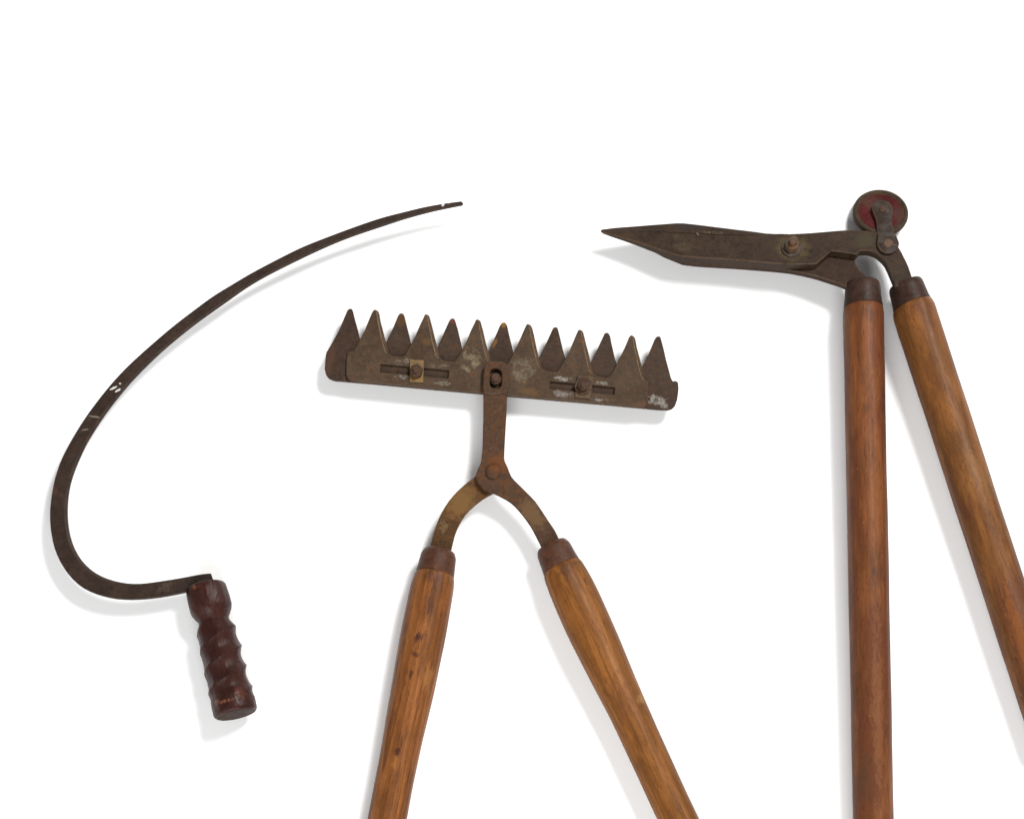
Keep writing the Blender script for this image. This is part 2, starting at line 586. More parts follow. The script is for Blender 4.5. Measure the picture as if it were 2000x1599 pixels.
M_WASHER = metal('washer_steel', srgb(84, 78, 72), srgb(96, 90, 82), srgb(104, 84, 62), 0.6, 0.4, rough=0.36, spec=0.12, grain=0.27, blotch=14, zref=55)
M_BRASS = metal('brass_clip', srgb(142, 112, 58), srgb(156, 124, 66), srgb(128, 98, 54), 0.56, 0.5, rough=0.42, spec=0.4, grain=0.24, blotch=20, zref=50)
M_CLIP = metal('dull_clip', srgb(104, 88, 68), srgb(114, 96, 74), srgb(116, 84, 56), 0.56, 0.5, rough=0.48, spec=0.14, grain=0.34, blotch=20, zref=50)
M_TYRE = metal('wheel_rim_iron', srgb(82, 70, 58), srgb(92, 80, 66), srgb(102, 80, 56), 0.55, 0.5, rough=0.46, grain=0.34, zref=30)
M_RED = metal('red_wheel_paint', srgb(100, 40, 42), srgb(90, 42, 41), srgb(84, 58, 50), 0.52, 0.7, rough=0.5, grain=0.30, blotch=26, zref=30,
              patches=[(1700, 390, 26, 20, 0, srgb(96, 64, 56), 'stain'), (1760, 420, 20, 26, 0, srgb(90, 58, 50), 'stain')])
M_EDGE = metal('worn_edge_steel', srgb(98, 82, 66), srgb(120, 102, 84), srgb(86, 62, 44), 0.48, 0.8, rough=0.42, spec=0.12, grain=0.6, blotch=22, zref=50)
M_FACET = metal('lightened_ground_steel', srgb(104, 88, 72), srgb(114, 98, 82), srgb(122, 84, 52), 0.53, 0.6, rough=0.5, spec=0.08, grain=0.45, blotch=30, zref=46)  # ground facet, its colour lightened to look lit by the key
M_RIDGE = metal('bright_tooth_ridge', srgb(150, 134, 112), srgb(128, 110, 90), srgb(120, 86, 56), 0.5, 0.7, rough=0.42, spec=0.12, grain=0.7, blotch=14, zref=46)
M_HONE = metal('honed_sickle_edge', srgb(72, 63, 58), srgb(86, 78, 72), srgb(74, 56, 46), 0.5, 0.7, rough=0.42, spec=0.12, grain=0.5, blotch=40, zref=48)
M_END = metal('darkened_end_grain', srgb(58, 40, 33), srgb(66, 48, 40), srgb(80, 50, 36), 0.56, 0.5, rough=0.6, spec=0.1, grain=0.5, blotch=20, zref=46)  # end grain, its colour also kept dark to offset the fill light
M_STAMP = metal('stamp_scratch', srgb(176, 160, 138), srgb(140, 124, 104), srgb(100, 84, 68), 0.5, 0.6, rough=0.5, grain=0.54, zref=50)

M_WOOD_TL = wood('trimmer_left_wood', srgb(164, 104, 58), srgb(128, 78, 42), srgb(84, 52, 36), 1.0, ring_amt=0.8,
                 stains=[(178, 2, 8, 8, srgb(66, 42, 36), 0.75), (186, 8, 9, 5, srgb(66, 42, 36), 0.7), (212, 4, 6, 8, srgb(66, 42, 36), 0.75), (250, 6, 12, 4, srgb(72, 46, 36), 0.8),
                         (62, -6, 14, 28, srgb(92, 62, 48), 0.6), (110, -4, 46, 5, srgb(72, 48, 36), 0.7), (402, 2, 8, 5, srgb(76, 40, 34), 0.9),
                         (424, 4, 14, 7, srgb(186, 124, 62), 0.7), (250, -26, 30, 10, srgb(174, 118, 66), 0.6)])
M_WOOD_TR = wood('trimmer_right_wood', srgb(166, 108, 56), srgb(130, 80, 40), srgb(94, 58, 36), 2.0, ring_amt=0.5, blotch_amt=0.4,
                 stains=[(66, 4, 22, 12, srgb(82, 52, 42), 0.7), (58, -24, 12, 12, srgb(96, 60, 40), 0.6), (345, -28, 10, 12, srgb(184, 138, 82), 0.7),
                         (330, 0, 50, 30, srgb(120, 74, 44), 0.5), (96, -26, 10, 4, srgb(84, 56, 40), 0.7)])
M_WOOD_SL = wood('shears_left_wood', srgb(146, 90, 54), srgb(118, 70, 42), srgb(84, 52, 38), 3.0, ring_amt=0.25, blotch_amt=0.6, streak=0.65,
                 red=srgb(110, 62, 40), scratches=0.7,
                 stains=[(470, -4, 14, 4, srgb(72, 48, 40), 0.7), (560, -4, 10, 6, srgb(70, 50, 44), 0.8), (540, -2, 22, 5, srgb(80, 56, 44), 0.5),
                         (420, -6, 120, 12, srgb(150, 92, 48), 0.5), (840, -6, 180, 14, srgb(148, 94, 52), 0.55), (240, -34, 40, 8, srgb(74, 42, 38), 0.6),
                         (960, 22, 60, 18, srgb(96, 68, 48), 0.6)])
M_WOOD_SR = wood('shears_right_wood', srgb(152, 100, 56), srgb(128, 82, 46), srgb(98, 60, 42), 4.0, ring_amt=0.2, blotch_amt=0.5, streak=0.55,
                 red=srgb(104, 62, 40), scratches=0.7,
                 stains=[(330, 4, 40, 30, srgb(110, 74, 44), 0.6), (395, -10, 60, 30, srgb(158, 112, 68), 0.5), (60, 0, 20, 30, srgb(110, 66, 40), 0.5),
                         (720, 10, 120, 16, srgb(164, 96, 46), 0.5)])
M_WOOD_SK = wood('sickle_red_wood', srgb(82, 46, 38), srgb(64, 37, 32), srgb(34, 22, 19), 5.0, ring_amt=0.2, blotch_amt=0.95, rough=0.36, spec=0.14, gain=0.84,
                 streak=0.5, scratches=0.3, bumpy=4.0, red=srgb(70, 36, 31),
                 stains=[(8, 16, 5, 10, srgb(150, 84, 54), 0.8), (236, 12, 4, 22, srgb(150, 92, 66), 0.75), (232, 26, 6, 6, srgb(160, 104, 76), 0.7), (224, -20, 16, 10, srgb(112, 56, 34), 0.6)])


# ------------------------------------------------------------------ setting: the white sheet
mb = MB()
q = mb.add([(-19000, -19200, 0), (21000, -19200, 0), (21000, 20800, 0), (-19000, 20800, 0)])
mb.face(q)
tag(mb.build('white_tabletop', M_PAPER, None), kind='structure')


# ------------------------------------------------------------------ sickle
sk = thing('sickle', (430, 1270, 0), 'hand sickle with thin curved dark steel blade and carved red-brown grip', 'sickle')
outer = [(903.5, 393), (900.5, 392.8), (893.6, 393), (863, 398), (832, 403), (788, 414), (744, 425), (717.6, 434), (678, 448), (634, 464.7), (590, 482),
         (546, 504), (513, 521), (480, 539), (446, 560), (417.6, 576.5), (387.6, 599), (362, 618), (329, 644), (303.5, 666), (270.5, 695),
         (245, 719), (222.5, 743), (200, 770), (167, 814), (141, 856), (120, 895), (109, 925), (102, 957), (97, 993), (97, 1016),
         (101, 1051), (109, 1081), (120, 1102), (136, 1126), (158, 1146), (184, 1158), (216, 1167), (249, 1170), (288, 1168),
         (320, 1164), (345, 1159), (372, 1153), (398, 1149), (421, 1146)]
inner = [(418, 1149), (414, 1128), (412, 1120), (409, 1116), (385, 1122), (349, 1129), (308, 1135), (271, 1140), (242, 1138), (213, 1131),
         (187, 1120), (167, 1103.5), (149, 1081), (138, 1055), (132, 1029), (130, 1003), (131, 977), (135, 947), (143, 921), (154, 895),
         (167, 866), (185, 837), (200, 814), (212, 797), (230, 774.6), (249.5, 750.6), (272, 727), (293, 706), (320, 681), (350, 656),
         (381.6, 631), (416, 606.5), (446, 585.5), (482, 560), (524, 536), (568, 514), (612, 493), (656, 473.5), (700, 457), (744, 442.7),
         (788, 428), (821, 419), (843, 413), (876, 406.4), (898, 401.6), (904.6, 396.5)]


def resample(pts, n, relax=3):
    d = smooth_line(pts, 8)
    ln = [0.0]
    for p, q in zip(d, d[1:]):
        ln.append(ln[-1] + math.hypot(q[0] - p[0], q[1] - p[1]))
    out = []
    k = 0
    for i in range(n):
        t = ln[-1] * i / (n - 1)
        while k < len(d) - 2 and ln[k + 1] < t:
            k += 1
        u = (t - ln[k]) / max(1e-6, ln[k + 1] - ln[k])
        out.append((d[k][0] + (d[k + 1][0] - d[k][0]) * u, d[k][1] + (d[k + 1][1] - d[k][1]) * u))
    for _ in range(relax):
        out = [out[0]] + [((a[0] + 2 * b[0] + c[0]) / 4, (a[1] + 2 * b[1] + c[1]) / 4) for a, b, c in zip(out, out[1:], out[2:])] + [out[-1]]
    return out


NS = 110
so = [(904.0, 395.4)] + resample(outer[1:], NS - 1)
si = resample(([(902.5, 401.2)] + inner[::-1][1:-4] + [(409.5, 1116.5), (411.5, 1119)]), NS - 1)
si = [(904.8, 398.8)] + si
PK = flat(49)
mb = MB()
ths, rows_ = [], [[] for _ in range(6)]
for i in range(NS):
    u = i / (NS - 1)
    th_ = 2.6 + 7.0 * min(1.0, u / 0.75)
    o_, i_ = Vector(so[i]), Vector(si[i])
    w_ = (i_ - o_)
    L_ = w_.length
    w_.normalize()
    bev = 0.16 if u < 0.86 else 0.16 * max(0.0, (0.95 - u) / 0.09)
    a1 = o_ + w_ * 1.2
    a2 = i_ - w_ * max(1.0, L_ * bev)
    rows_[0].append(PK.at(o_.x, o_.y, -1.1) - PK.n * (th_ - 1.1))
    rows_[1].append(PK.at(o_.x, o_.y, -1.1))
    rows_[2].append(PK.at(a1.x, a1.y, 0.0))
    rows_[3].append(PK.at(a2.x, a2.y, 0.0))
    rows_[4].append(PK.at(i_.x, i_.y, -min(1.0 + L_ * bev * 0.42, th_ * 0.7)))
    rows_[5].append(PK.at(i_.x, i_.y, -1.1) - PK.n * (th_ - 1.1))
idx = [mb.add(r) for r in rows_]
for a_i in range(6):
    mb.strip(idx[a_i], idx[(a_i + 1) % 6], False, 1 if a_i == 3 else 0)
mb.face([r[0] for r in idx])
mb.face([r[-1] for r in idx])
mb.build('blade', M_SICKLE, sk, smooth=20, edge=M_HONE)

SKA, SKB = (401, 1143), (461, 1394)
pa, pb = flat(43).at(*SKA), flat(50).at(*SKB)
skp = [(0, 0), (0, 33), (1.5, 36.5), (5, 38.8), (14, 40), (30, 41), (44, 41.2), (52, 39.5), (60, 35), (67, 30.6), (71, 29.6), (76, 31), (83, 35.5), (90, 38.6)]
for i in range(1, 79):
    t = 90 + i * 2.0
    skp.append((t, 39.2 + (t - 90) / 150 * 3.6))
skp += [(250, 43.0), (254, 42.2), (256.5, 40.4), (258, 37.5), (258, 20)]


def grip(t, th):
    c, sn = math.cos(th), math.sin(th)
    m = 1.0 + 0.020 * noise.noise(Vector((c * 1.3, sn * 1.3, t / 26.0))) + 0.010 * noise.noise(Vector((c * 3 + 7, sn * 3, t / 9.0)))
    m += 0.010 * math.cos(7 * th + 0.02 * t)
    if 80 < t < 232:
        w = min(1, (t - 80) / 10, (232 - t) / 22)
        side = 0.72 + 0.28 * math.cos(th - 0.5)
        u = (t - 88) / 41.0 - th / math.pi + 0.10 * noise.noise(Vector((c, sn, t / 40.0)))
        wv = abs(math.sin(math.pi * u)) ** 0.85
        m -= 0.165 * w * side * (wv - 0.30)
    return m


gripo = lathe('grip', skp, pa, pb, M_WOOD_SK, sk, seg=96, mod=grip, smooth=28)
lathe('end_face', [(257.6, 0), (258.0, 37.6), (258.5, 36), (258.8, 18), (258.9, 0)], pa, pb, M_END, gripo, seg=48, mod=grip, smooth=50)
tag(gripo, 'dark red-brown wooden grip carved with finger grooves')
ta = flat(50).at(398, 1138)
boss('tang_rivet', (384, 1133), flat(49), -0.5, 1.2, 3.0, M_SICKLE, sk, seg=14, cham=0.6)


# ------------------------------------------------------------------ hedge trimmer
ht = thing('hedge_trimmer', (965, 1000, 0), 'rusty hedge trimmer with wide toothed cutter bar and two wooden handles', 'trimmer')
A5 = math.radians(5.35)
U = (math.cos(A5), math.sin(A5))
V = (math.sin(A5), -math.cos(A5))


def loc(o, u, v):
    return (o[0] + U[0] * u + V[0] * v, o[1] + U[1] * u + V[1] * v)


PB, PF = flat(40), flat(46.4)
LEFT = [(-2.4, -0.2), (-5.0, -2.4), (-7.2, -6.5), (-14, -22.5), (-23, -43), (-32, -60), (-38, -72), (-43.5, -81)]
RIGHT = [(1.8, 0.0), (4.2, -2.0), (6.0, -6.5), (9.8, -22), (15.5, -46), (20, -64), (24.5, -81), (28, -88)]
RIDGE = [(-0.6, -1.8), (0.4, -4.5), (1.0, -8.5), (3.4, -25), (8.5, -49), (12.5, -66), (17, -81), (21, -87.32)]
fr = [(734, 604), (834, 613), (934, 623), (1033, 632), (1134, 643), (1235, 654)]
bk = [(684, 602.5), (784, 611.5), (884, 621.5), (984, 629.5), (1085, 638.5), (1185, 649.5), (1286, 656.5)]


def img(o, u, v):
    return (o[0] + u, o[1] - v)


def tooth(name, tip, plane, thick, mat, parent, ridge, cut=91.0, wob=0.0, drop=5.4):
    mb = MB()
    rnd = random.Random(int(tip[0] * 7))
    j = lambda: rnd.uniform(-0.7, 0.7)
    L = [img(tip, u + j() * (3 < -v < 78), v) for u, v in LEFT]
    R = [img(tip, u + j() * (3 < -v < 78), v) for u, v in RIGHT]
    C = 1.0
    if ridge:
        G = [img(tip, u, v) for u, v in RIDGE]
        li = [img(tip, u + (1.1 if v > -80 else 0), v - (1.0 if v > -5 else 0)) for u, v in LEFT]
        aL = mb.add([plane.at(x, y, 0) for x, y in li])
        bL = mb.add([plane.at(x, y, -C) for x, y in L])
        cL = mb.add([plane.at(x, y, -thick) for x, y in L])
        aG = mb.add([plane.at(x, y, 0) for x, y in G])
        bR = mb.add([plane.at(x, y, -drop) for x, y in R])
        cR = mb.add([plane.at(x, y, -thick) for x, y in R])
        mb.strip(aL, bL, False)
        mb.strip(bL, cL, False)
        mb.strip(aL, aG, False)
        wl = [0.4, 0.8, 1.2, 1.5, 1.7, 1.7, 1.6, 1.4]
        aW = mb.add([plane.at(x + w, y - 0.2 * w, -0.55 * w) for (x, y), w in zip(G, wl)])
        mb.strip(aG, aW, False, 2)
        mb.strip(aW, bR, False, 1)
        mb.strip(bR, cR, False)
        mb.strip(cL, cR, False)
        mb.face([aL[0], bL[0], bR[0], aG[0]])
        mb.face([bL[0], cL[0], cR[0], bR[0]])
        o = mb.build(name, mat, parent, edge=M_FACET)
        o.data.materials.append(M_RIDGE)
        return o
    lp = L[::-1] + R
    add_plate(mb, lp, plane, thick, 1.3, keep=(0, len(lp) - 1))
    return mb.build(name, mat, parent)


def blade_body(name, tips, plane, thick, mat, ends_left, ends_right, bottom, holes=()):
    top, keep = [], []
    for i, tp in enumerate(tips):
        a, b = img(tp, -43.5, -81), img(tp, 28, -88)
        if i:
            top += [img(tips[i - 1], 32, -90.5), img(tips[i - 1], 38, -91.6), img(tp, -53, -82.8), img(tp, -47, -82.4)]
        keep.append(len(top))
        top.append(a)
        keep.append(len(top))
        top.append(b)
    # order: left end, top edge left to right, right end, bottom right to left
    full = ends_left + top + ends_right + bottom
    off = len(ends_left)
    mb = MB()
    add_plate(mb, full, plane, thick, 1.2, holes, keep=[k + off for k in keep])
    return mb.build(name, mat, ht, edge=M_EDGE if holes else None)


back = blade_body('back_blade', bk, PB, 6.0, M_BACKBLADE,
                  [(655, 743), (649, 741.5), (642, 738), (636.5, 731), (634, 720), (635, 705), (636.5, 692), (638, 686.5)],
                  [(1319, 743.5), (1322.5, 744.5), (1324.8, 748), (1325.5, 760), (1323, 780), (1318.5, 792), (1313, 797.5), (1306, 800)],
                  [(1290, 799.8), (1150, 787), (1000, 774), (850, 760.5), (720, 748.5)])
for tp in bk:
    tooth('tooth', tp, PB, 6.0, M_BACKBLADE, back, False)


def rr(c, hw, hh, r, ang, n=4):
    out = []
    for sx, sy, a0 in ((1, 1, 0), (-1, 1, 90), (-1, -1, 180), (1, -1, 270)):
        for k in range(n + 1):
            a = math.radians(a0 + 90 * k / n)
            x, y = sx * (hw - r) + r * math.cos(a), sy * (hh - r) + r * math.sin(a)
            out.append((c[0] + x * math.cos(ang) - y * math.sin(ang), c[1] + x * math.sin(ang) + y * math.cos(ang)))
    return out


slot1 = rr((809.5, 724.2), 67, 8.3, 1.5, A5, 2)
slot2 = rr((1137, 756.8), 63.5, 7.6, 1.5, A5, 2)
front = blade_body('front_blade', fr, PF, 6.0, M_FRONTBLADE,
                   [(692, 743.5), (686, 742.5), (680, 739), (676.5, 733), (676, 722), (677, 700), (679.5, 687)],
                   [(1265.8, 744.5), (1266.8, 748), (1266.5, 760), (1265.5, 780), (1263, 790), (1258, 794.5), (1250, 795.3)],
                   [(1150, 786), (1000, 772.5), (850, 759), (720, 746)], holes=(slot1, slot2))
for tp in fr:
    tooth('tooth', tp, PF, 6.0, M_FRONTBLADE, front, True)

# sliding clips in the two slots
c1 = plate('clip', [(800.5, 702.5), (828, 704), (827, 747.5), (800, 746)], PF, 3.0, M_BRASS, ht, cham=0.8, h=3.2)
tag(c1, 'bright brass clip under the left bolt')
boss('nut', (813.5, 727.5), PF, 3.2, 13, 13.2, M_BOLT, c1, seg=6, cham=1.8, smooth=None, turn=0.3)
boss('bolt_end', (813, 726.5), PF, 12.5, 17.5, 6.6, M_BOLT, c1, seg=18, cham=1.4)
c2 = plate('clip', [(1128, 733), (1160, 736), (1153, 780), (1122.5, 776.5)], PF, 3.2, M_CLIP, ht, cham=0.8, h=3.4)
boss('washer', (1139, 755.5), PF, 3.4, 6.2, 16.8, M_BOLT, c2, seg=30, cham=0.8)
boss('nut', (1139, 755.5), PF, 6.0, 15, 11.5, M_BOLT, c2, seg=6, cham=1.6, smooth=None, turn=0.1)
boss('bolt_end', (1139, 755.5), PF, 14.5, 18.5, 6.0, M_BOLT, c2, seg=18, cham=1.3)

# right arm with stem (upper forging)
PA, PL = flat(56), flat(46.0)
stem_l = [(944, 764), (944, 800), (942.5, 867), (940, 899), (935.5, 911), (930.5, 923), (929.5, 931), (931.5, 939), (936.5, 947), (945, 955.5),
          (955, 960.5), (966, 963)]
stem_r = [(980, 970), (998, 981), (1014, 997), (1029.6, 1017), (1041, 1035), (1056, 1064), (1066, 1084)]
stem_b = [(1104, 1078), (1093, 1055), (1084, 1036), (1072, 1018), (1059, 998), (1045, 978), (1029.6, 962), (1011.6, 944), (999, 930.6),
          (991, 911), (985.5, 899), (984.8, 885.5), (987, 845), (989.5, 800), (990.5, 764)]
arm_r = plate('arm', stem_l[:1] + smooth_line(stem_l[1:] + stem_r, 2) + smooth_line(stem_b, 2), PA, 9.0, M_BAR, ht, cham=1.4, edge=M_BAR)
head = smooth_line([(943.5, 768), (944, 740), (945, 719), (948, 710.5), (954, 706), (962, 704.3), (976, 704.8), (985, 707.5), (990.5, 713), (993, 722),
                    (993, 740), (992.3, 758), (988.5, 765), (980, 768.5), (962, 770), (950, 769)], 2, True)
hole = rr((968.2, 738.3), 11.8, 20.3, 11.0, 0.02, 6)
hd = plate('slotted_head', head, flat(60), 12.0, M_BAR, arm_r, cham=2.2, holes=(hole,), edge=M_EDGE)
boss('slot_bolt', (968, 742), PF, 0.2, 10.5, 11.0, M_BOLT, ht, seg=26, cham=1.4)
boss('slot_bolt_end', (968, 741), PF, 10, 15.5, 8.6, M_BOLT, ht, seg=24, cham=2.0)
# left arm (lower forging) with its hidden stem up to the back blade
la_o = [(946, 905), (934, 922), (927, 931), (912.6, 942), (894.6, 957.6), (876.5, 978), (863, 1000), (852, 1025), (845, 1048), (840, 1068), (838, 1084)]
la_i = [(876, 1092), (881, 1074), (888, 1045), (897, 1023), (910, 1002.6), (926, 987), (944, 973), (960, 964), (975, 955), (984, 935), (980, 905)]
plate('arm', smooth_line(la_o, 2) + smooth_line(la_i, 2) + [(978, 800), (978, 772), (952, 772), (951, 800)], PL, 8.5, M_ARM, ht, cham=1.3)
boss('rivet_washer', (963.5, 921), PA, 0.0, 0.9, 17.0, M_BAR, ht, seg=30, cham=0.6)
boss('pivot_rivet', (963.5, 921.5), PA, 0.8, 7.5, 14.6, M_BAR, ht, seg=30, dome=1)


def stick(px, d, z, z2=None, ln=600.0):
    """axis start and direction on the sheet"""
    n = math.hypot(*d)
    a = flat(z).at(*px)
    b = flat(z if z2 is None else z2).at(px[0] + d[0] / n * ln, px[1] + d[1] / n * ln)
    return a, b


def wob(seed, amt=0.010):
    def f(t, th):
        return 1.0 + amt * math.sin(2 * th + seed) + amt * 0.8 * math.sin(t * 0.021 + seed * 2.0 + math.cos(th)) + amt * 0.4 * math.sin(3 * th + t * 0.05 + seed)
    return f


def dense(prof, step=9.0):
    out = []
    for (t0, r0), (t1, r1) in zip(prof, prof[1:]):
        n = max(1, int((t1 - t0) / step))
        for k in range(n):
            u = k / n
            out.append((t0 + (t1 - t0) * u, r0 + (r1 - r0) * u))
    out.append(prof[-1])
    return out


def spl(prof, step=9.0):
    """smooth profile"""
    return smooth_line(prof, 6)


FER = [(-1, 0), (-1, 25), (-0.4, 27.4), (1.5, 29.6), (6, 32.0), (10, 33.6), (13, 34.2), (30, 35.6), (45.5, 37.2), (46, 37.0), (46, 30)]
a, b = stick((858.9, 1075), (-94, 479), 44)
f1 = lathe('ferrule', FER, a, b, M_FERRULE_R, ht, seg=48, mod=wob(1.0, 0.006), smooth=32)
w1 = spl([(46.2, 36.2), (50, 37.8), (58, 39.6), (75, 41.4), (110, 42.6), (165, 43.6), (207, 43.2), (260, 42.0), (321, 40.0), (370, 38.2), (410, 37.4), (470, 37.2), (534, 37.4), (600, 37.8), (640, 38)])
w1 = [(46.2, 0)] + w1 + [(646, 36.5), (650, 33), (652, 27), (652.5, 0)]
tag(lathe('handle', w1, a, b, M_WOOD_TL, ht, seg=64, mod=wob(0.4, 0.010)), 'left wooden handle with dark ink-like stains')
a, b = stick((1076.7, 1064), (228.5, 493), 44)
lathe('ferrule', FER, a, b, M_FERRULE_R, ht, seg=48, mod=wob(2.0, 0.008), smooth=32)
w2 = spl([(46.2, 36.4), (50, 38.2), (60, 40.4), (90, 43.0), (128, 44.2), (170, 44.2), (213, 43.4), (270, 41.2), (320, 39.0), (367, 37.3), (444, 36.4), (520, 36.3), (590, 36.6), (640, 37)])
w2 = [(46.2, 0)] + w2 + [(646, 36.0), (650, 33), (652, 27), (652.5, 0)]
tag(lathe('handle', w2, a, b, M_WOOD_TR, ht, seg=64, mod=wob(2.4, 0.010)), 'right wooden handle with plain straight grain')


# ------------------------------------------------------------------ long-handled shears
sh = thing('edging_shears', (1700, 700, 0), 'long-handled edging shears with a small red wheel and pointed dark blades', 'shears')
SL = 0.27
PS = Plane(69, 545, SL)
# front blade: pointed part lofted with a spine line, then the cranked heel
top_e = [(1173, 449.5), (1177.5, 447.3), (1202.5, 443.5), (1240, 439.6), (1265, 437), (1300, 433.8), (1320, 432), (1335, 432), (1365, 435.5), (1400, 440.3),
         (1440, 445.8), (1465, 449), (1497.5, 454.5), (1515, 456.3), (1527, 456.8)]
bot_e = [(1174, 452), (1179, 454.2), (1196, 458.5), (1240, 471), (1268, 480.5), (1296, 490.3), (1314, 496.4), (1331, 500.6), (1365, 503.2), (1400, 505.4),
         (1440, 508), (1465, 510), (1497.5, 513), (1515, 514.5), (1527, 515.3)]
rid = [(1175, 451.2), (1180, 451), (1198, 452), (1240, 452.6), (1265, 453), (1300, 454.5), (1320, 455.6), (1335, 456.3), (1365, 457.8), (1400, 459),
       (1440, 460), (1465, 460.2), (1497.5, 459.8), (1515, 458.6), (1527, 457.6)]
mb = MB()
n = len(top_e)
TH = 12.0
th = [3, 4.5, 7.5, 11, 13, 15, 16] + [16] * (n - 7)
dr = [0.5, 1, 2.2, 4, 5, 6, 6.4, 6.4, 6, 5.4, 4.6, 4, 2.4, 1.0, 0.0]
r_top = mb.add([PS.at(x, y, -d) for (x, y), d in zip(top_e, dr)])
r_rid = mb.add([PS.at(x, y, 0) for x, y in rid])
ins = [(x, y - 1.5) for x, y in bot_e]
r_bin = mb.add([PS.at(x, y, 0) for x, y in ins])
r_bot = mb.add([PS.at(x, y, -1.2) for x, y in bot_e])
r_bb = mb.add([PS.at(x, y, -1.2) - PS.n * (t - 1.2) for (x, y), t in zip(bot_e, th)])
r_tb = mb.add([PS.at(x, y, -d) - PS.n * max(0.5, (t - d)) for (x, y), d, t in zip(top_e, dr, th)])
gd = [0.1, 0.3, 0.8, 1.6, 2, 2.2, 2.4, 2.4, 2.4, 2.4, 2.2, 2.0, 1.4, 0.6, 0.0]
r_gv = mb.add([PS.at(x, y - 1.2 * min(1, g), -g) for (x, y), g in zip(rid, gd)])
r_gt = mb.add([PS.at(x, y - 3.0 * min(1, g), -g * 0.45) for (x, y), g in zip(rid, gd)])
for p, q in ((r_top, r_gt), (r_gt, r_gv), (r_gv, r_rid), (r_rid, r_bin), (r_bot, r_bb), (r_bb, r_tb), (r_tb, r_top)):
    mb.strip(p, q, False)
mb.strip(r_bin, r_bot, False, 1)
mb.face([r_top[0], r_rid[0], r_bin[0], r_bot[0], r_bb[0], r_tb[0]])
heel_top = smooth_line([(1527, 456.8), (1560, 455.8), (1590, 454), (1625, 451), (1654, 449), (1680, 449.6), (1714, 453), (1738, 463), (1756, 484), (1765, 500.5),
            (1774, 519), (1781, 540), (1784, 549)], 2)
heel_bot = [(1748.5, 560)] + smooth_line([(1747, 551), (1739.6, 533), (1730.5, 513), (1721, 502), (1709, 493), (1694, 489), (1680, 489.6)], 2) + \
           [(1676.5, 492.5), (1673.5, 496.5), (1651, 493), (1624, 489.5), (1594, 515.3), (1560, 516), (1527, 515.3)]
hl = heel_top + heel_bot
add_plate(mb, hl, PS, 16.0, 1.3, keep=(0, len(hl) - 1))
fb = mb.build('front_blade', M_SHEAR, sh, edge=M_EDGE)
tag(fb, 'dark front blade with stamped lettering and a spine line')
# back blade
bl = [(1262, 466), (1290, 450), (1330, 446), (1420, 446), (1500, 458), (1600, 462), (1660, 470), (1671, 490)] + \
     smooth_line([(1674, 504), (1680, 515), (1694, 528), (1701.5, 540.5), (1704, 551), (1705, 562), (1705, 576)], 2) + \
     [(1672, 577), (1666, 560), (1663, 552.5), (1656, 549)] + smooth_line([(1640, 542.5), (1615, 534.5), (1590, 527), (1550, 518.5), (1510, 514), (1440, 508.5), (1365, 504), (1334, 500)], 2) + [(1300, 486)]
plate('back_blade', bl, PS, 11.0, M_SHEARBACK, sh, cham=1.2, h=-16.4, edge=M_EDGE)

# pivot nut
wz = boss('washer', (1546, 485), PS, 0.2, 3.4, 20.2, M_WASHER, sh, seg=36, cham=0.9)
nt = boss('nut', (1546, 485), PS, 3.4, 16.0, 14.2, M_NUT, sh, seg=6, cham=1.5, smooth=None, turn=math.radians(12))
boss('bolt_end', (1546.5, 485), PS, 15.5, 27.5, 7.6, M_NUT, sh, seg=20, cham=2.2)

# stamped letters on the upper bevel of the front blade
fc = bpy.data.curves.new('stamped_letters', 'FONT')
fc.body = 'THE CLUB'
fc.size = 9.5 * S
fc.extrude = 0.05 * S
fc.space_character = 1.0
tmp = bpy.data.objects.new('stamped_letters', fc)
dg = bpy.context.evaluated_depsgraph_get()
COL.objects.link(tmp)
dg.update()
tm = bpy.data.meshes.new_from_object(tmp.evaluated_get(dg))
COL.objects.unlink(tmp)
bpy.data.objects.remove(tmp)
tm.materials.clear()
tm.materials.append(M_STAMP)
# facet frame from spine and top edge points
P0 = PS.at(1368, 457.9, 0)
P1 = PS.at(1400, 459, 0)
P2 = PS.at(1368, 435.8, -6.0)
p0, p1, p2 = W(P0), W(P1), W(P2)
ex = (p1 - p0).normalized()
ey = (p2 - p0)
ey = (ey - ex * ey.dot(ex)).normalized()
ez = ex.cross(ey)
o0 = p0 + ex * 5 * S + ey * 2.2 * S + ez * 0.5 * S
xs = [v.co.x for v in tm.vertices]
kx = 38 * S / (max(xs) - min(xs))
for v in tm.vertices:
    v.co.x *= kx
MT = Matrix(((ex.x, ey.x, ez.x, o0.x), (ex.y, ey.y, ez.y, o0.y), (ex.z, ey.z, ez.z, o0.z), (0, 0, 0, 1)))
place(bpy.data.objects.new('stamped_letters', tm), MT, fb)

# guide wheel
PW = Plane(22, 412, 0.36)
C0 = PW.at(1720.5, 412, 0)
Ba = C0 - PW.n * 13
rim = [(0, 0), (0, 48), (1, 51.5), (3, 53.6), (6.5, 54.2), (10, 53.6), (12, 52.2), (13, 50.5), (13, 48), (12.3, 46.6), (10.8, 45.6), (10.4, 30)]
wh = lathe('wheel', rim, Ba, C0, M_TYRE, sh, seg=64, smooth=34, cap=False)
disc = [(10.5, 46.0), (10.7, 45.2), (10.9, 36), (11.2, 26), (11.6, 20), (11.8, 0)]
tag(lathe('wheel_disc', disc, Ba, C0, M_RED, wh, seg=64, smooth=40, cap=False), 'faded red painted face of the wheel')
lathe('axle', [(0, 9), (9, 9), (9, 0)], C0 - PW.n * 3, C0 + PW.n * 6, M_TYRE, wh, seg=20)

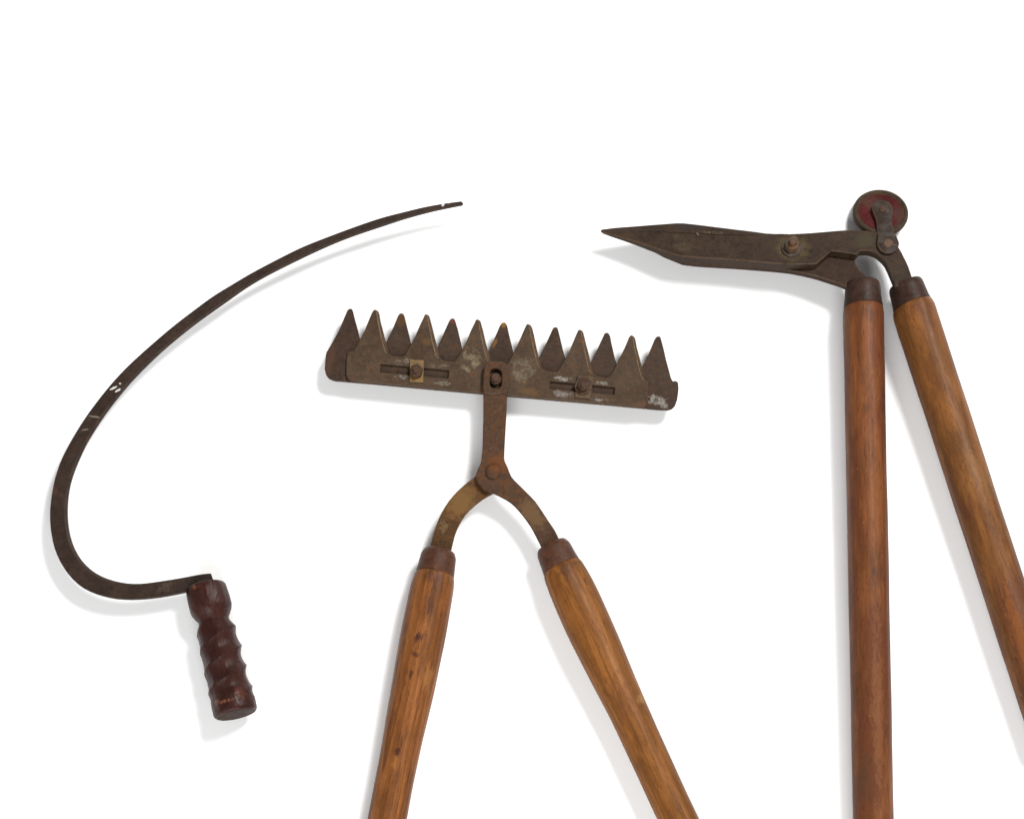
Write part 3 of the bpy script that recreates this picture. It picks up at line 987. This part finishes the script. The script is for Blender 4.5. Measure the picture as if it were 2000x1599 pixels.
# bent link strap from the blade to the axle
rows = []
for k in range(0, 8):
    a_ = math.radians(90 - 90 * k / 7)
    rows.append((1734 , 478 + 20.5 * math.sin(a_), 21.2 * math.cos(a_) if k else 0.0, 6.0))
rows[0] = (1734, 498.5, 3.0, 6.0)
rows += [(1732.8, 471, 20.0, 6.0), (1732, 466, 18.6, 6.0), (1731.3, 462.5, 17.8, 5.0), (1730.6, 459, 17.2, 2.6), (1730, 455, 16.8, 0.2), (1729.5, 451, 16.4, -1.0),
         (1728.8, 444, 15.6, -1.2), (1727.8, 434, 15.2, -1.2), (1726.6, 424, 16.4, -1.2), (1725, 414, 19.0, -1.2), (1724, 407, 20.2, -1.2)]
for k in range(1, 7):
    a_ = math.radians(90 * k / 6)
    rows.append((1723.4, 407 - 16.5 * math.sin(a_), max(3.0, 20.3 * math.cos(a_)), -1.2))
mb = MB()
TS = 4.2
c_ = 1.1
Lt = mb.add([PS.at(x - hw + c_, y - 0.10 * (-hw + c_) * -1, h) for x, y, hw, h in rows])
Rt = mb.add([PS.at(x + hw - c_, y - 0.10 * (hw - c_) * -1, h) for x, y, hw, h in rows])
Ls = mb.add([PS.at(x - hw, y, h - c_) for x, y, hw, h in rows])
Rs = mb.add([PS.at(x + hw, y, h - c_) for x, y, hw, h in rows])
Lb = mb.add([PS.at(x - hw, y, h - c_) - PS.n * (TS - c_) for x, y, hw, h in rows])
Rb = mb.add([PS.at(x + hw, y, h - c_) - PS.n * (TS - c_) for x, y, hw, h in rows])
for p, q, e_ in ((Lt, Rt, 0), (Lt, Ls, 1), (Ls, Lb, 0), (Rt, Rs, 1), (Rs, Rb, 0), (Lb, Rb, 0)):
    mb.strip(p, q, False, e_)
for e in (0, -1):
    mb.face([Lt[e], Rt[e], Rs[e], Rb[e], Lb[e], Ls[e]])
lk = mb.build('link', M_LINK, sh, smooth=40, edge=M_EDGE)
boss('rivet', (1723.8, 408.5), PS, -1.4, 3.0, 7.0, M_BOLT, lk, seg=18, dome=1)
boss('square_rivet', (1733.5, 479), PS, 5.8, 8.6, 10.0, M_NUT, lk, seg=8, cham=2.0, smooth=None, turn=math.radians(20))

# handles
FER2 = [(-2, 0), (-2, 28), (-1.2, 30.2), (1, 32), (5, 33.4), (12, 34.3), (26, 35.2), (38, 36.3), (45.2, 37.6), (46, 37.4), (46, 30)]
a, b = stick((1685, 553), (20, 1007), 52, 40, 1110)
lathe('ferrule', FER2, a, b, M_FERRULE_D, sh, seg=48, mod=wob(3.0, 0.004), smooth=32)
w3 = spl([(46.2, 36.6), (50, 37.9), (58, 39.2), (75, 39.6), (150, 39.2), (300, 39.0), (450, 39.3), (650, 39.3), (850, 39.2), (1040, 39.3), (1110, 39.3)])
w3 = [(46.2, 0)] + w3 + [(1118, 38), (1122, 34.5), (1124, 28), (1124.5, 0)]
tag(lathe('handle', w3, a, b, M_WOOD_SL, sh, seg=64, mod=wob(4.4, 0.008)), 'straight reddish wooden handle')
a, b = stick((1768, 555), (127, 391), 54, 42, 880)
lathe('ferrule', [(t * 0.92, r) for t, r in FER2], a, b, M_FERRULE_D, sh, seg=48, mod=wob(5.0, 0.004), smooth=32)
w4 = spl([(42.6, 36.8), (46, 38.6), (54, 40.4), (70, 41.0), (180, 41.0), (330, 40.8), (480, 40.8), (650, 41), (800, 41), (880, 41)])
w4 = [(42.6, 0)] + w4 + [(914, 41), (922, 40), (927, 36.5), (929.5, 30), (930, 0)]
tag(lathe('handle', w4, a, b, M_WOOD_SR, sh, seg=64, mod=wob(6.4, 0.008)), 'slanting honey-brown wooden handle')
